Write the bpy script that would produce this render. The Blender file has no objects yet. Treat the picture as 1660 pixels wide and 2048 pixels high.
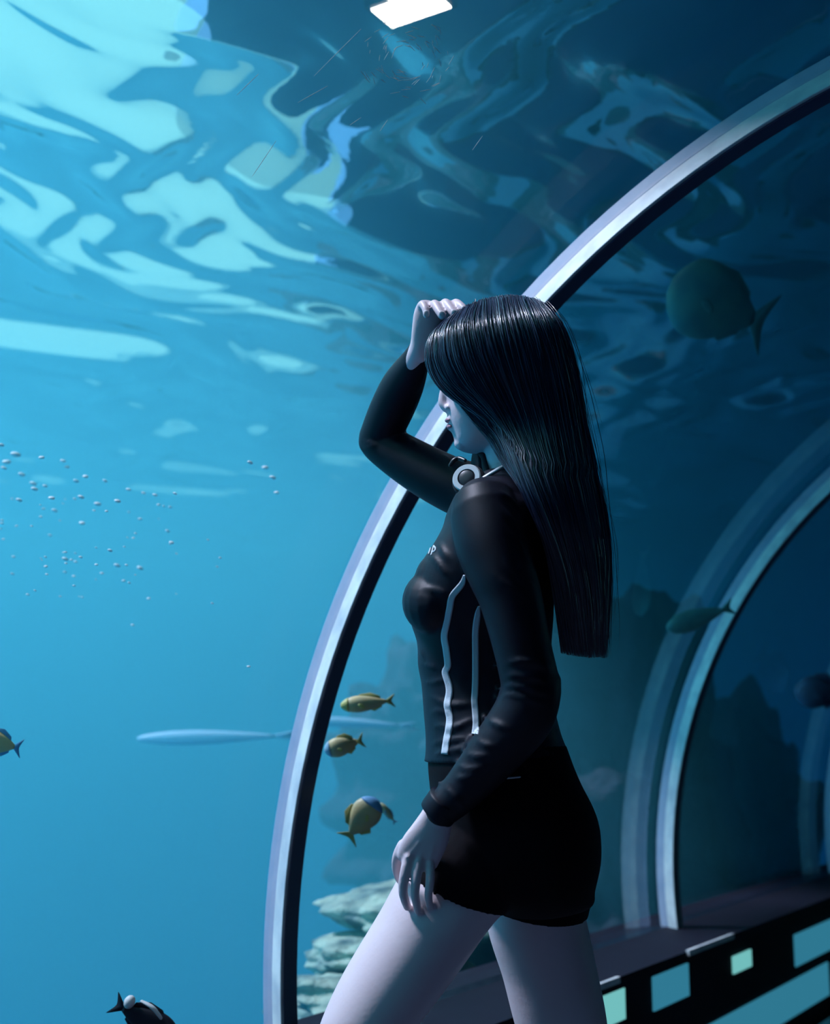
import bpy, bmesh, math, random
import numpy as np
from mathutils import Vector, Matrix
from mathutils.bvhtree import BVHTree
random.seed(7); rng = np.random.default_rng(7)
C = bpy.context.scene.collection
PI = math.pi

# ------------------------------------------------------------------ camera
CAM = Vector((0.03, 0.0, 1.0)); YAW = 0.5595; PITCH = 0.1747; FPX = 2600.0
FWD = Vector((-math.sin(YAW)*math.cos(PITCH), math.cos(YAW)*math.cos(PITCH), math.sin(PITCH)))
RGT = Vector((math.cos(YAW), math.sin(YAW), 0)); UP = RGT.cross(FWD)
cd = bpy.data.cameras.new('camera'); cam = bpy.data.objects.new('camera', cd); C.objects.link(cam)
cd.sensor_fit = 'VERTICAL'; cd.sensor_height = 36; cd.lens = FPX/2048*36
cam.matrix_world = Matrix(((RGT.x, UP.x, -FWD.x, CAM.x), (RGT.y, UP.y, -FWD.y, CAM.y), (RGT.z, UP.z, -FWD.z, CAM.z), (0, 0, 0, 1)))
cd.dof.use_dof = True; cd.dof.focus_distance = 1.90; cd.dof.aperture_fstop = 4.2
cd.clip_start = 0.05
bpy.context.scene.camera = cam

# ------------------------------------------------------------------ world, sun, lamps, exposure
sc = bpy.context.scene
sc.view_settings.view_transform = 'Standard'; sc.view_settings.look = 'None'
sc.view_settings.exposure = 0.0; sc.view_settings.gamma = 1.0; sc.view_settings.use_curve_mapping = False
sc.cycles.max_bounces = 8; sc.cycles.transparent_max_bounces = 24; sc.cycles.glossy_bounces = 2
sc.cycles.caustics_reflective = False; sc.cycles.caustics_refractive = False
w = bpy.data.worlds.new('sky'); sc.world = w; w.use_nodes = True
bg = w.node_tree.nodes['Background']; bg.inputs['Color'].default_value = (0.25, 0.76, 0.82, 1); bg.inputs['Strength'].default_value = 1.20

def lamp(name, kind, loc, target, energy, color, **kw):
    l = bpy.data.lights.new(name, kind); l.energy = energy; l.color = color
    for k, v in kw.items(): setattr(l, k, v)
    o = bpy.data.objects.new(name, l); C.objects.link(o); o.location = loc
    o.rotation_euler = (Vector(target)-Vector(loc)).to_track_quat('-Z', 'Y').to_euler()
    return o
# daylight entering the hall from high on the left
lamp('sun', 'SUN', (-6, 1, 9), (-6+0.48, 1+0.26, 9-0.82), 15.0, (0.80, 0.79, 1.0), angle=0.16)
# added unseen area light at the tank's left, brightening the open water wall
lamp('water_fill_light', 'AREA', (-4.2, 0.6, 2.7), (-9, 4.0, 0.6), 260, (0.30, 0.74, 1.0), shape='DISK', size=1.0)

# ------------------------------------------------------------------ helpers
def at(px, py, d):
    px, py, d = float(px), float(py), float(d)
    return CAM + d*(FWD + (px-830)/FPX*RGT - (py-1024)/FPX*UP)
def link(name, me, mats=(), parent=None, smooth=True):
    o = bpy.data.objects.new(name, me); C.objects.link(o)
    for m in (mats if isinstance(mats, (list, tuple)) else [mats]): me.materials.append(m)
    if smooth: me.polygons.foreach_set('use_smooth', [True]*len(me.polygons))
    if parent: o.parent = parent; o.matrix_parent_inverse = parent.matrix_world.inverted()
    return o
def tag(o, label=None, cat=None, group=None, kind=None):
    if label: o['label'] = label
    if cat: o['category'] = cat
    if group: o['group'] = group
    if kind: o['kind'] = kind
    return o
def empty(name, loc):
    o = bpy.data.objects.new(name, None); C.objects.link(o); o.location = loc; o.empty_display_size = 0.1
    o.matrix_world = Matrix.Translation(Vector(loc)); return o
class MB:
    def __init__(s): s.v = []; s.f = []; s.m = []
    def add(s, v, f, mi=0):
        n = len(s.v); s.v += [tuple(p) for p in v]; s.f += [tuple(n+i for i in q) for q in f]; s.m += [mi]*len(f)
    def box(s, x0, x1, y0, y1, z0, z1, mi=0):
        v = [(x, y, z) for x in (x0, x1) for y in (y0, y1) for z in (z0, z1)]
        s.add(v, [(0, 1, 3, 2), (4, 6, 7, 5), (0, 4, 5, 1), (2, 3, 7, 6), (0, 2, 6, 4), (1, 5, 7, 3)], mi)
    def rings(s, rings, cap=True, mi=0, closed=False):
        n = len(rings[0]); v = [p for r in rings for p in r]; f = []
        m = len(rings)
        for i in range(m if closed else m-1):
            a, b = i*n, ((i+1) % m)*n
            for j in range(n): f.append((a+j, a+(j+1) % n, b+(j+1) % n, b+j))
        if cap and not closed:
            f.append(tuple(range(n-1, -1, -1))); f.append(tuple((m-1)*n+j for j in range(n)))
        s.add(v, f, mi)
    def sphere(s, c, ax, nu=14, nv=18):
        # ax: three semi-axis vectors
        c = Vector(c); rings = []
        for i in range(1, nu):
            t = PI*i/nu
            rings.append([c+ax[2]*math.cos(t)+math.sin(t)*(ax[0]*math.cos(2*PI*j/nv)+ax[1]*math.sin(2*PI*j/nv)) for j in range(nv)])
        n = len(s.v); s.rings(rings, cap=False)
        t0 = len(s.v); s.v += [tuple(c+ax[2]), tuple(c-ax[2])]
        for j in range(nv):
            s.f.append((n+(j+1) % nv, n+j, t0)); s.m.append(0)
            b = n+(nu-2)*nv
            s.f.append((b+j, b+(j+1) % nv, t0+1)); s.m.append(0)
    def mesh(s, name):
        me = bpy.data.meshes.new(name); me.from_pydata(s.v, [], s.f)
        me.polygons.foreach_set('material_index', s.m); me.update()
        bm = bmesh.new(); bm.from_mesh(me); bmesh.ops.recalc_face_normals(bm, faces=bm.faces); bm.to_mesh(me); bm.free()
        return me
    def build(s, name, mats, parent=None, smooth=True): return link(name, s.mesh(name), mats, parent, smooth)
def catmull(P, n):
    P = np.array(P, float); m = len(P); out = []
    ts = np.linspace(0, m-1, n)
    for t in ts:
        i = min(int(t), m-2); u = t-i
        p0 = P[max(i-1, 0)]; p1 = P[i]; p2 = P[i+1]; p3 = P[min(i+2, m-1)]
        out.append(.5*(2*p1+(p2-p0)*u+(2*p0-5*p1+4*p2-p3)*u*u+(3*p1-p0-3*p2+p3)*u**3))
    return np.array(out)
def limb(mb, st, n=None, seg=40, flat=False, exp=2.0):
    """st rows: px, py, depth, half width (px), half thickness (m)"""
    n = n or (len(st)-1)*6+1
    S = catmull(st, n)
    P = [at(a, b, c) for a, b, c, _, _ in S]; rings = []
    S = S.tolist()
    for i in range(n):
        t = (P[min(i+1, n-1)]-P[max(i-1, 0)]).normalized()
        a = t.cross(FWD).normalized(); b = t.cross(a).normalized()
        hw = S[i][3]*S[i][2]/FPX; ht = S[i][4]
        rings.append([P[i]+a*hw*sgnp(math.cos(k), exp)+b*ht*sgnp(math.sin(k), exp) for k in [2*PI*j/seg for j in range(seg)]])
    if not flat:   # rounded ends
        for end in (0, -1):
            c = P[end]; t = (P[0]-P[1] if end == 0 else P[-1]-P[-2]).normalized(); r = rings[end]
            rad = min(S[end][3]*S[end][2]/FPX, S[end][4])
            new = [[c+(p-c)*math.cos(q)+t*rad*math.sin(q) for p in r] for q in (.5, .95, 1.35)]
            rings = (new[::-1]+rings) if end == 0 else (rings+new)
    mb.rings(rings)
def sgnp(v, e): return math.copysign(abs(v)**(2.0/e), v)
def limb3(mb, pts, radii, seg=20, n=None):
    n = n or (len(pts)-1)*6+1
    S = catmull([list(p)+(list(r) if isinstance(r, (list, tuple)) else [r, r]) for p, r in zip(pts, radii)], n)
    S = S.tolist(); P = [Vector(q[:3]) for q in S]; rings = []
    for i in range(n):
        t = (P[min(i+1, n-1)]-P[max(i-1, 0)]).normalized()
        a = t.cross(FWD).normalized(); b = t.cross(a).normalized()
        rings.append([P[i]+a*S[i][3]*math.cos(k)+b*S[i][4]*math.sin(k) for k in [2*PI*j/seg for j in range(seg)]])
    for end in (0, -1):
        c = P[end]; t = (P[0]-P[1] if end == 0 else P[-1]-P[-2]).normalized(); r = rings[end]; rad = min(S[end][3:])
        new = [[c+(p-c)*math.cos(q)+t*rad*math.sin(q) for p in r] for q in (.5, .95, 1.35)]
        rings = (new[::-1]+rings) if end == 0 else (rings+new)
    mb.rings(rings)
def slab(mb, st, exp=2.3, n=None, seg=64, tilt=None):
    """stacked sections. rows: py, x left, x right, half depth, centre depth"""
    n = n or (len(st)-1)*5+1
    S = catmull(st, n); rings = []
    for y, xl, xr, hd, dc in S.tolist():
        c = at((xl+xr)/2, y, dc); hw = (xr-xl)/2*dc/FPX
        fw = Vector((FWD.x, FWD.y, 0)).normalized()
        rings.append([c+RGT*hw*sgnp(math.cos(k), exp)+fw*hd*sgnp(math.sin(k), exp) for k in [2*PI*j/seg for j in range(seg)]])
    mb.rings(rings)
def blob(mb, px, py, d, rx, ry, rd):
    mb.sphere(at(px, py, d), (RGT*rx*d/FPX, FWD*rd, UP*ry*d/FPX))
def remesh(mb, name, mats, voxel, smooth_it=4, parent=None):
    me = mb.mesh(name); o = link(name, me, mats)
    r = o.modifiers.new('r', 'REMESH'); r.mode = 'VOXEL'; r.voxel_size = voxel; r.use_smooth_shade = True
    s = o.modifiers.new('s', 'SMOOTH'); s.iterations = smooth_it; s.factor = 0.5
    dg = bpy.context.evaluated_depsgraph_get(); dg.update()
    m2 = bpy.data.meshes.new_from_object(o.evaluated_get(dg)); o.modifiers.clear(); o.data = m2; m2.name = name
    m2.polygons.foreach_set('use_smooth', [True]*len(m2.polygons))
    if not m2.materials: m2.materials.append(mats)
    bpy.data.meshes.remove(me)
    if parent: o.parent = parent; o.matrix_parent_inverse = parent.matrix_world.inverted()
    return o

# ------------------------------------------------------------------ materials
def mat(name, base=(.5, .5, .5), rough=.5, metal=0, spec=.5, noise=None, bump=None, emit=None, estr=0, sheen=0, coat=0):
    m = bpy.data.materials.new(name); m.use_nodes = True; nt = m.node_tree; b = nt.nodes['Principled BSDF']
    b.inputs['Base Color'].default_value = (*base, 1); b.inputs['Roughness'].default_value = rough
    b.inputs['Metallic'].default_value = metal; b.inputs['Specular IOR Level'].default_value = spec
    b.inputs['Sheen Weight'].default_value = sheen; b.inputs['Coat Weight'].default_value = coat
    if emit: b.inputs['Emission Color'].default_value = (*emit, 1); b.inputs['Emission Strength'].default_value = estr
    tc = nt.nodes.new('ShaderNodeTexCoord')
    if noise:   # (scale, colour2, detail, low, high)
        n = nt.nodes.new('ShaderNodeTexNoise'); n.inputs['Scale'].default_value = noise[0]; n.inputs['Detail'].default_value = noise[2]
        r = nt.nodes.new('ShaderNodeMapRange'); r.inputs[1].default_value = noise[3]; r.inputs[2].default_value = noise[4]
        x = nt.nodes.new('ShaderNodeMix'); x.data_type = 'RGBA'; x.inputs[6].default_value = (*base, 1); x.inputs[7].default_value = (*noise[1], 1)
        nt.links.new(tc.outputs['Object'], n.inputs['Vector']); nt.links.new(n.outputs['Fac'], r.inputs[0])
        nt.links.new(r.outputs[0], x.inputs[0]); nt.links.new(x.outputs[2], b.inputs['Base Color'])
    if bump:    # (scale, strength, distance, detail)
        n = nt.nodes.new('ShaderNodeTexNoise'); n.inputs['Scale'].default_value = bump[0]; n.inputs['Detail'].default_value = bump[3]
        k = nt.nodes.new('ShaderNodeBump'); k.inputs['Strength'].default_value = bump[1]; k.inputs['Distance'].default_value = bump[2]
        nt.links.new(tc.outputs['Object'], n.inputs['Vector']); nt.links.new(n.outputs['Fac'], k.inputs['Height']); nt.links.new(k.outputs[0], b.inputs['Normal'])
    return m
M = dict(
    skin=mat('skin', (.80, .68, .70), .42, spec=.4, noise=(9, (.74, .60, .64), 3, .3, .7), bump=(160, .12, .002, 3)),
    lip=mat('lip', (.45, .20, .26), .4),
    nail=mat('nail', (.86, .76, .78), .2, coat=.6),
    shirt=mat('shirt', (.004, .004, .012), .50, spec=.24, bump=(900, .15, .001, 2)),
    shorts=mat('shorts', (.002, .0015, .004), .8, spec=.12, bump=(700, .15, .001, 2)),
    white_tape=mat('white_tape', (.62, .70, .76), .5, bump=(600, .3, .001, 2)),
    hair=mat('hair', (.012, .022, .062), .30, spec=1, coat=.7),
    hairbase=mat('hairbase', (.006, .006, .014), .5),
    shoe=mat('shoe', (.03, .03, .04), .5),
    white_plastic=mat('white_plastic', (.75, .82, .85), .25, coat=.4),
    black_plastic=mat('black_plastic', (.012, .012, .02), .35),
    black_foam=mat('black_foam', (.010, .010, .018), .8, bump=(300, .3, .002, 2)),
    steel=mat('steel', (.86, .95, .93), .38, metal=0, noise=(14, (.55, .63, .68), 4, .35, .7), bump=(60, .15, .002, 3)),
    seal=mat('seal', (.46, .54, .68), .5, noise=(20, (.36, .46, .62), 4, .3, .7), bump=(90, .2, .002, 3)),
    rib_shade=mat('rib_shade', (.05, .07, .14), .4),
    wallblue=mat('wallblue', (.02, .36, .62), .8, noise=(.5, (.03, .30, .58), 3, .35, .7)),
    rock=mat('rock', (.42, .56, .44), .9, noise=(9, (.07, .14, .15), 7, .38, .60), bump=(14, .8, .05, 7)),
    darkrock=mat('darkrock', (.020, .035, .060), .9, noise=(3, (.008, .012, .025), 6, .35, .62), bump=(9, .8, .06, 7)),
    sand=mat('sand', (.16, .30, .34), .9, noise=(3, (.10, .22, .28), 5, .35, .65), bump=(30, .4, .02, 5)),
    plinth=mat('plinth', (.007, .008, .020), .75, spec=.2, noise=(8, (.005, .006, .016), 3, .3, .7)),
    floor=mat('floor', (.05, .07, .10), .25, noise=(12, (.035, .05, .08), 4, .3, .7)),
    darkblue=mat('darkblue', (.01, .08, .16), .8),
    midblue=mat('midblue', (.05, .28, .50), .9),
    panel=mat('panel', (.3, .6, .65), .3, emit=(.20, .62, .60), estr=.8),
    teal_glow=mat('teal_glow', (.1, .3, .4), .3, emit=(.03, .20, .30), estr=.9),
    yellow=mat('yellow', (.66, .56, .26), .5, noise=(30, (.50, .50, .30), 3, .35, .65)),
    yellowfin=mat('yellowfin', (.55, .55, .18), .5),
    bluemark=mat('bluemark', (.12, .34, .58), .5),
    greenfish=mat('greenfish', (.09, .34, .30), .6, noise=(14, (.06, .26, .27), 3, .35, .65)),
    palefish=mat('palefish', (.30, .52, .66), .5),
    greyfish=mat('greyfish', (.08, .14, .24), .6),
    blackfish=mat('blackfish', (.008, .008, .02), .5),
    whitefish=mat('whitefish', (.8, .82, .8), .5),
    orange=mat('orange', (.85, .55, .22), .5),
    lens=mat('lens', (.9, .9, .9), .2, emit=(1, .93, .80), estr=14),
    white_fleck=mat('white_fleck', (.95, .98, .95), .5, coat=.5),
    eye=mat('eye', (.02, .02, .03), .1),
)
def acrylic_mat():
    m = bpy.data.materials.new('acrylic'); m.use_nodes = True; nt = m.node_tree; nt.nodes.clear()
    out = nt.nodes.new('ShaderNodeOutputMaterial'); tr = nt.nodes.new('ShaderNodeBsdfTransparent'); gl = nt.nodes.new('ShaderNodeBsdfGlossy')
    tr.inputs[0].default_value = (.95, .985, 1, 1); gl.inputs['Roughness'].default_value = .04; gl.inputs['Color'].default_value = (.8, .9, 1, 1)
    fr = nt.nodes.new('ShaderNodeLayerWeight'); fr.inputs[0].default_value = .10
    mx = nt.nodes.new('ShaderNodeMixShader'); ml = nt.nodes.new('ShaderNodeMath'); ml.operation = 'MULTIPLY'; ml.inputs[1].default_value = .26
    nt.links.new(fr.outputs['Fresnel'], ml.inputs[0]); nt.links.new(ml.outputs[0], mx.inputs[0])
    nt.links.new(tr.outputs[0], mx.inputs[1]); nt.links.new(gl.outputs[0], mx.inputs[2]); nt.links.new(mx.outputs[0], out.inputs[0])
    return m
def water_mat():
    """underside of the water: past the critical angle it mirrors the tank, inside it the sky shows through"""
    m = bpy.data.materials.new('water_surface'); m.use_nodes = True; nt = m.node_tree; nt.nodes.clear()
    out = nt.nodes.new('ShaderNodeOutputMaterial'); tr = nt.nodes.new('ShaderNodeBsdfTransparent'); gl = nt.nodes.new('ShaderNodeBsdfGlossy')
    gl.inputs['Roughness'].default_value = .02; gl.inputs['Color'].default_value = (.92, .97, 1, 1)
    fr = nt.nodes.new('ShaderNodeFresnel'); fr.inputs['IOR'].default_value = 1.10
    rf = nt.nodes.new('ShaderNodeBsdfRefraction'); rf.inputs['IOR'].default_value = 1.10; rf.inputs['Roughness'].default_value = .02
    m2 = nt.nodes.new('ShaderNodeMixShader'); m2.inputs[0].default_value = .6; nt.links.new(tr.outputs[0], m2.inputs[1]); nt.links.new(rf.outputs[0], m2.inputs[2])
    mx = nt.nodes.new('ShaderNodeMixShader')
    nt.links.new(fr.outputs[0], mx.inputs[0]); nt.links.new(m2.outputs[0], mx.inputs[1]); nt.links.new(gl.outputs[0], mx.inputs[2]); nt.links.new(mx.outputs[0], out.inputs[0])
    return m
M['acrylic'] = acrylic_mat(); M['water'] = water_mat()

# ------------------------------------------------------------------ the tank and the tunnel
R = 1.60; ZC = 0.568; RIBY = [0.04, 2.127, 4.21, 6.30, 8.38]; LEDGE = .40
def struct(o): return tag(o, kind='structure')
b = MB(); b.box(-1.35, 1.35, -3, 12, -.1, 0); struct(b.build('floor', M['floor'], smooth=False))
for sgn, nm in ((-1, 'left'), (1, 'right')):
    b = MB(); x0, x1 = sorted((sgn*1.41, sgn*1.78)); b.box(x0, x1, -3, 12, -.1, LEDGE-.03)
    x0, x1 = sorted((sgn*1.39, sgn*1.78)); b.box(x0, x1, -3, 12, LEDGE-.03, LEDGE)
    struct(b.build('baseboard_'+nm, M['plinth'], smooth=False))
b = MB(); b.box(-13, 8, -6, 16, -2.45, -2.3); struct(b.build('ground', M['wallblue'], smooth=False)); b = None
b = MB(); n = 40                                             # curved blue tank wall around the open water
ins = [(-4.5+7.0*math.cos(t), 3.0+9.0*math.sin(t)) for t in [PI*(.28+1.30*i/n) for i in range(n+1)]]
outr = [(-4.5+7.2*math.cos(t), 3.0+9.2*math.sin(t)) for t in [PI*(.28+1.30*i/n) for i in range(n+1)]]
b.rings([[Vector((*p, -2.3)), Vector((*q, -2.3)), Vector((*q, 3.4)), Vector((*p, 3.4))] for p, q in zip(ins, outr)])
struct(b.build('wall_left', M['wallblue'])).data.set_sharp_from_angle(angle=.6)
# added slab shading the right and far water, edge waved to break its outline
def edge(y): return .26*math.sin(1.7*y+.4)+.14*math.sin(4.3*y+1.9)+.06*math.sin(9.1*y)
def base_edge(y): return -.55 if y < .6 else (-.55-2.6*((y-.6)/3.0) if y < 3.6 else -3.15-.42*(y-3.6))
ep = [(base_edge(y)+edge(y), y) for y in [-6+19*k/400 for k in range(401)]]
ep += [(9, 13), (9, -6)]
b = MB(); n = len(ep); b.add([(x, y, 3.25) for x, y in ep]+[(x, y, 3.40) for x, y in ep], [tuple(range(n-1, -1, -1)), tuple(range(n, 2*n))]+[(k, (k+1) % n, n+(k+1) % n, n+k) for k in range(n)])
struct(b.build('shade_deck', M['midblue'], smooth=False))
b = MB(); b.box(6.6, 6.8, -6, 13, -2.3, 3.2); struct(b.build('shade_wall_right', M['darkblue'], smooth=False))  # unseen wall, added to block sky light from the right
b = MB(); b.box(-2.6, 6.5, -3.4, -3.2, -2.3, 3.2); struct(b.build('shade_wall_back', M['darkblue'], smooth=False))  # added out of view to keep the side behind the camera dark
b = MB(); b.box(-1.76, 1.76, -3, 12, -2.2, -.1); struct(b.build('trim_1', M['plinth'], smooth=False))
b = MB(); b.box(-3, 3, 12.0, 12.2, -.1, 3); struct(b.build('wall_end', M['midblue'], smooth=False))

# water surface
def waves(X, Y):
    dx, dy = -.28, .96
    a = X*dx+Y*dy; c = X*dy-Y*dx                            # along / across the ripples
    wa = a+.30*np.sin(1.1*c+.7)+.12*np.sin(2.9*c+1.3*a); wc = c+.22*np.sin(1.7*a+.4)+.10*np.sin(4.1*a+2*c)+.05*np.sin(9*a-5*c)
    h = .030*np.sin(5.2*wc+1.0*wa)+.016*np.sin(9.7*wc-2.3*wa+1.1)+.008*np.sin(17*wc+4.1*wa+.5)*(1+.6*np.sin(1.9*a))
    h += .0022*np.sin(44*wc+7*wa+2*np.sin(3*a))*(.6+.4*np.sin(1.7*c+2.2*a))+.0016*np.sin(61*wc-15*wa)
    h += .018*np.sin(3.3*wa-1.2*wc)+.004*np.sin(31*wc-6*wa)*np.sin(2.3*c+a)
    return h
nx, ny = 620, 620
xs = np.linspace(-12.2, 6, nx); ys = np.linspace(-4, 13, ny); X, Y = np.meshgrid(xs, ys, indexing='ij')
Z = 2.95+waves(X, Y)
v = np.stack([X, Y, Z], -1).reshape(-1, 3); i = np.arange(nx-1)[:, None]*ny+np.arange(ny-1)[None]
f = np.stack([i, i+ny, i+ny+1, i+1], -1).reshape(-1, 4)
cxy = v[f].mean(1); f = f[(cxy[:, 1] > -3.15) & (cxy[:, 1] < 11.95) & ((cxy[:, 0] > -4.5) | (((cxy[:, 0]+4.5)/7.0)**2+((cxy[:, 1]-3)/9.0)**2 < 1))]
me = bpy.data.meshes.new('water_surface'); me.from_pydata(v.tolist(), [], f.tolist()); me.update()
wsurf = link('water_surface', me, M['water'])
tag(wsurf, 'rippling surface of the aquarium water seen from below', 'water', kind='stuff')

# the tank water itself, slightly hazy
def volume_mat():
    m = bpy.data.materials.new('tank_water'); m.use_nodes = True; nt = m.node_tree; nt.nodes.clear()
    out = nt.nodes.new('ShaderNodeOutputMaterial'); tr = nt.nodes.new('ShaderNodeBsdfTransparent'); nt.links.new(tr.outputs[0], out.inputs[0])
    a = nt.nodes.new('ShaderNodeVolumeAbsorption'); a.inputs['Color'].default_value = (.0, .62, .80, 1); a.inputs['Density'].default_value = .115
    s = nt.nodes.new('ShaderNodeVolumeScatter'); s.inputs['Color'].default_value = (.14, .82, 1.0, 1); s.inputs['Density'].default_value = .13; s.inputs['Anisotropy'].default_value = .3
    ad = nt.nodes.new('ShaderNodeAddShader'); nt.links.new(a.outputs[0], ad.inputs[0]); nt.links.new(s.outputs[0], ad.inputs[1]); nt.links.new(ad.outputs[0], out.inputs['Volume'])
    return m
pr = [(-1.80, -2.2), (-1.80, .42)]+[(-(R+.10)*math.cos(t), ZC+(R+.10)*math.sin(t)) for t in [PI*i/40 for i in range(41)]]+[(1.80, .42), (1.80, -2.2)]
outer = [(-12.4, -2.2), (-12.4, 2.97), (6.5, 2.97), (6.5, -2.2)]
mb = bmesh.new(); loops = []
poly = outer[::-1] + pr      # closed C-shaped section
for y in (-2.6, 11.97): loops.append([mb.verts.new((p[0], y, p[1])) for p in poly])
n = len(poly)
for i in range(n): mb.faces.new((loops[0][i], loops[0][(i+1) % n], loops[1][(i+1) % n], loops[1][i]))
mb.faces.new(loops[0][::-1]); mb.faces.new(loops[1]); bmesh.ops.recalc_face_normals(mb, faces=mb.faces)
me = bpy.data.meshes.new('tank_water'); mb.to_mesh(me); mb.free()
o = link('tank_water', me, volume_mat(), smooth=False)
tag(o, 'hazy blue water filling the aquarium around the tunnel', 'water', kind='stuff')
sc.cycles.volume_bounces = 1

# acrylic vault panels between the ribs
def arc_profile(r, a0=-.10, a1=PI+.10, n=72):
    return [(-r*math.cos(a0+(a1-a0)*i/n), ZC+r*math.sin(a0+(a1-a0)*i/n)) for i in range(n+1)]
for k in range(len(RIBY)):
    y0 = RIBY[k-1]+.022 if k else -2.6; y1 = RIBY[k]-.034
    b = MB(); a, c = arc_profile(R+.02), arc_profile(R+.08)
    b.rings([[Vector((p[0], y0, p[1])), Vector((q[0], y0, q[1])), Vector((q[0], y1, q[1])), Vector((p[0], y1, p[1]))] for p, q in zip(a, c)])
    struct(b.build('window_%d' % (k+1), M['acrylic'])).data.set_sharp_from_angle(angle=.6)

def on_vault(px, py, r):
    d = (at(px, py, 1)-CAM); ox, oz = CAM.x, CAM.z-ZC; A = d.x**2+d.z**2; B = 2*(ox*d.x+oz*d.z); Cc = ox*ox+oz*oz-r*r
    return CAM+d*((-B+math.sqrt(B*B-4*A*Cc))/(2*A))
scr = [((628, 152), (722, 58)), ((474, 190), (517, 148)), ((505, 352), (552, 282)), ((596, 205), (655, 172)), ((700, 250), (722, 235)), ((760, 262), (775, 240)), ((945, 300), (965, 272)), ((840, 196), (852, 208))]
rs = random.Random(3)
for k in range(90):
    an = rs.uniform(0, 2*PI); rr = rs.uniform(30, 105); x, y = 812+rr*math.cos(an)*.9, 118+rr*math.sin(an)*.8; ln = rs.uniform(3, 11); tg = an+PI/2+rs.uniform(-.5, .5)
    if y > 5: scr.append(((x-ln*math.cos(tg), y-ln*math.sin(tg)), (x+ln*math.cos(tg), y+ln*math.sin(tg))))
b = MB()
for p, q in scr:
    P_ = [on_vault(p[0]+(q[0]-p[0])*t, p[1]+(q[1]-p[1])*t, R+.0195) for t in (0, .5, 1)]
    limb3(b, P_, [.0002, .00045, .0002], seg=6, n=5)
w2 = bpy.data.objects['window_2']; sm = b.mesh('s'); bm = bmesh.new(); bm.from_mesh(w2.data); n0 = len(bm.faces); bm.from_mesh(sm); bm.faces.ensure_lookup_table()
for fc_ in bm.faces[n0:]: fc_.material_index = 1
bm.to_mesh(w2.data); bm.free(); w2.data.set_sharp_from_angle(angle=.6); bpy.data.meshes.remove(sm); w2.data.materials.append(M['white_fleck'])

# arch ribs: steel band with a recessed sealant shoulder on its outer side
LBL = {1: ('pale grey metal arch rib curving up behind the woman', ), 2: ('blurred pale arch rib at right, further down the tunnel', )}
def sweep(name, r0, r1, y0, y1, m, parent, y0b=None):
    y0b = y0 if y0b is None else y0b
    b = MB(); a, c = arc_profile(r0, -.11, PI+.11, 96), arc_profile(r1, -.11, PI+.11, 96)
    b.rings([[Vector((p[0], y0, p[1])), Vector((q[0], y0b, q[1])), Vector((q[0], y1, q[1])), Vector((p[0], y1, p[1]))] for p, q in zip(a, c)])
    o = b.build(name, m, parent); o.data.set_sharp_from_angle(angle=.35)
    bv = o.modifiers.new('b', 'BEVEL'); bv.width = .002; bv.segments = 2; bv.limit_method = 'ANGLE'
    return o
for k, y in enumerate(RIBY):
    if k in (0, 4): continue
    t = empty('tunnel_arch', (0, y, LEDGE))
    tag(t, {1: 'pale metal tunnel arch rising behind the woman from bottom left', 2: 'blurred pale tunnel arch at right, the next one beyond the woman', 3: 'furthest metal tunnel arch, beyond the blurred one at right'}[k], 'arch')
    sweep('metal_band', R-.012, R+.030, y-.034, y+.016, M['steel'], t, y-.008)
    sweep('sealant_strip', R+.030, R+.060, y-.006, y+.020, M['seal'], t, y+.002)
    sweep('inner_shade', R-.015, R-.012, y-.026, y+.016, M['rib_shade'], t)  # dark strip stands for shade on the rib's inner face
# lit panels set in the plinth; the dim teal ones are added glow patches
for j, (y0, y1, z0, z1, k) in enumerate(((2.35, 2.60, .16, .33, 0), (3.16, 3.33, .285, .362, 0), (3.53, 3.80, .27, .36, 1), (4.20, 4.38, .272, .325, 0), (4.88, 5.6, .20, .31, 1), (3.85, 5.3, .04, .16, 1))):
    b = MB(); b.box(-1.413, -1.404, y0, y1, z0, z1)
    o = b.build('glow_panel', M['teal_glow' if k else 'panel'], smooth=False)
    tag(o, ['pale teal lit panel low on the plinth between the legs', 'small pale teal lit panel on the plinth right of the rear leg', 'added dim teal glow patch on the plinth below the foot of the blurred arch', 'tiny pale teal lit panel under the plinth edge beyond the blurred arch', 'upper added dim teal glow patch furthest right on the plinth', 'long added dim teal glow patch along the bottom of the plinth at lower right'][j], 'light panel', 'lit panels along the plinth')
for j, (y0, y1) in enumerate(((2.75, 3.25), (3.75, 4.15))):
    b = MB(); b.box(-1.392, -1.382, y0, y1, LEDGE-.012, LEDGE+.004)
    tag(b.build('edge_trim', M['steel'], smooth=False), ['shiny metal edging on the plinth corner beside the rear leg', 'shorter metal edging on the plinth corner beyond the blurred arch'][j], 'metal edging')

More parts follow.
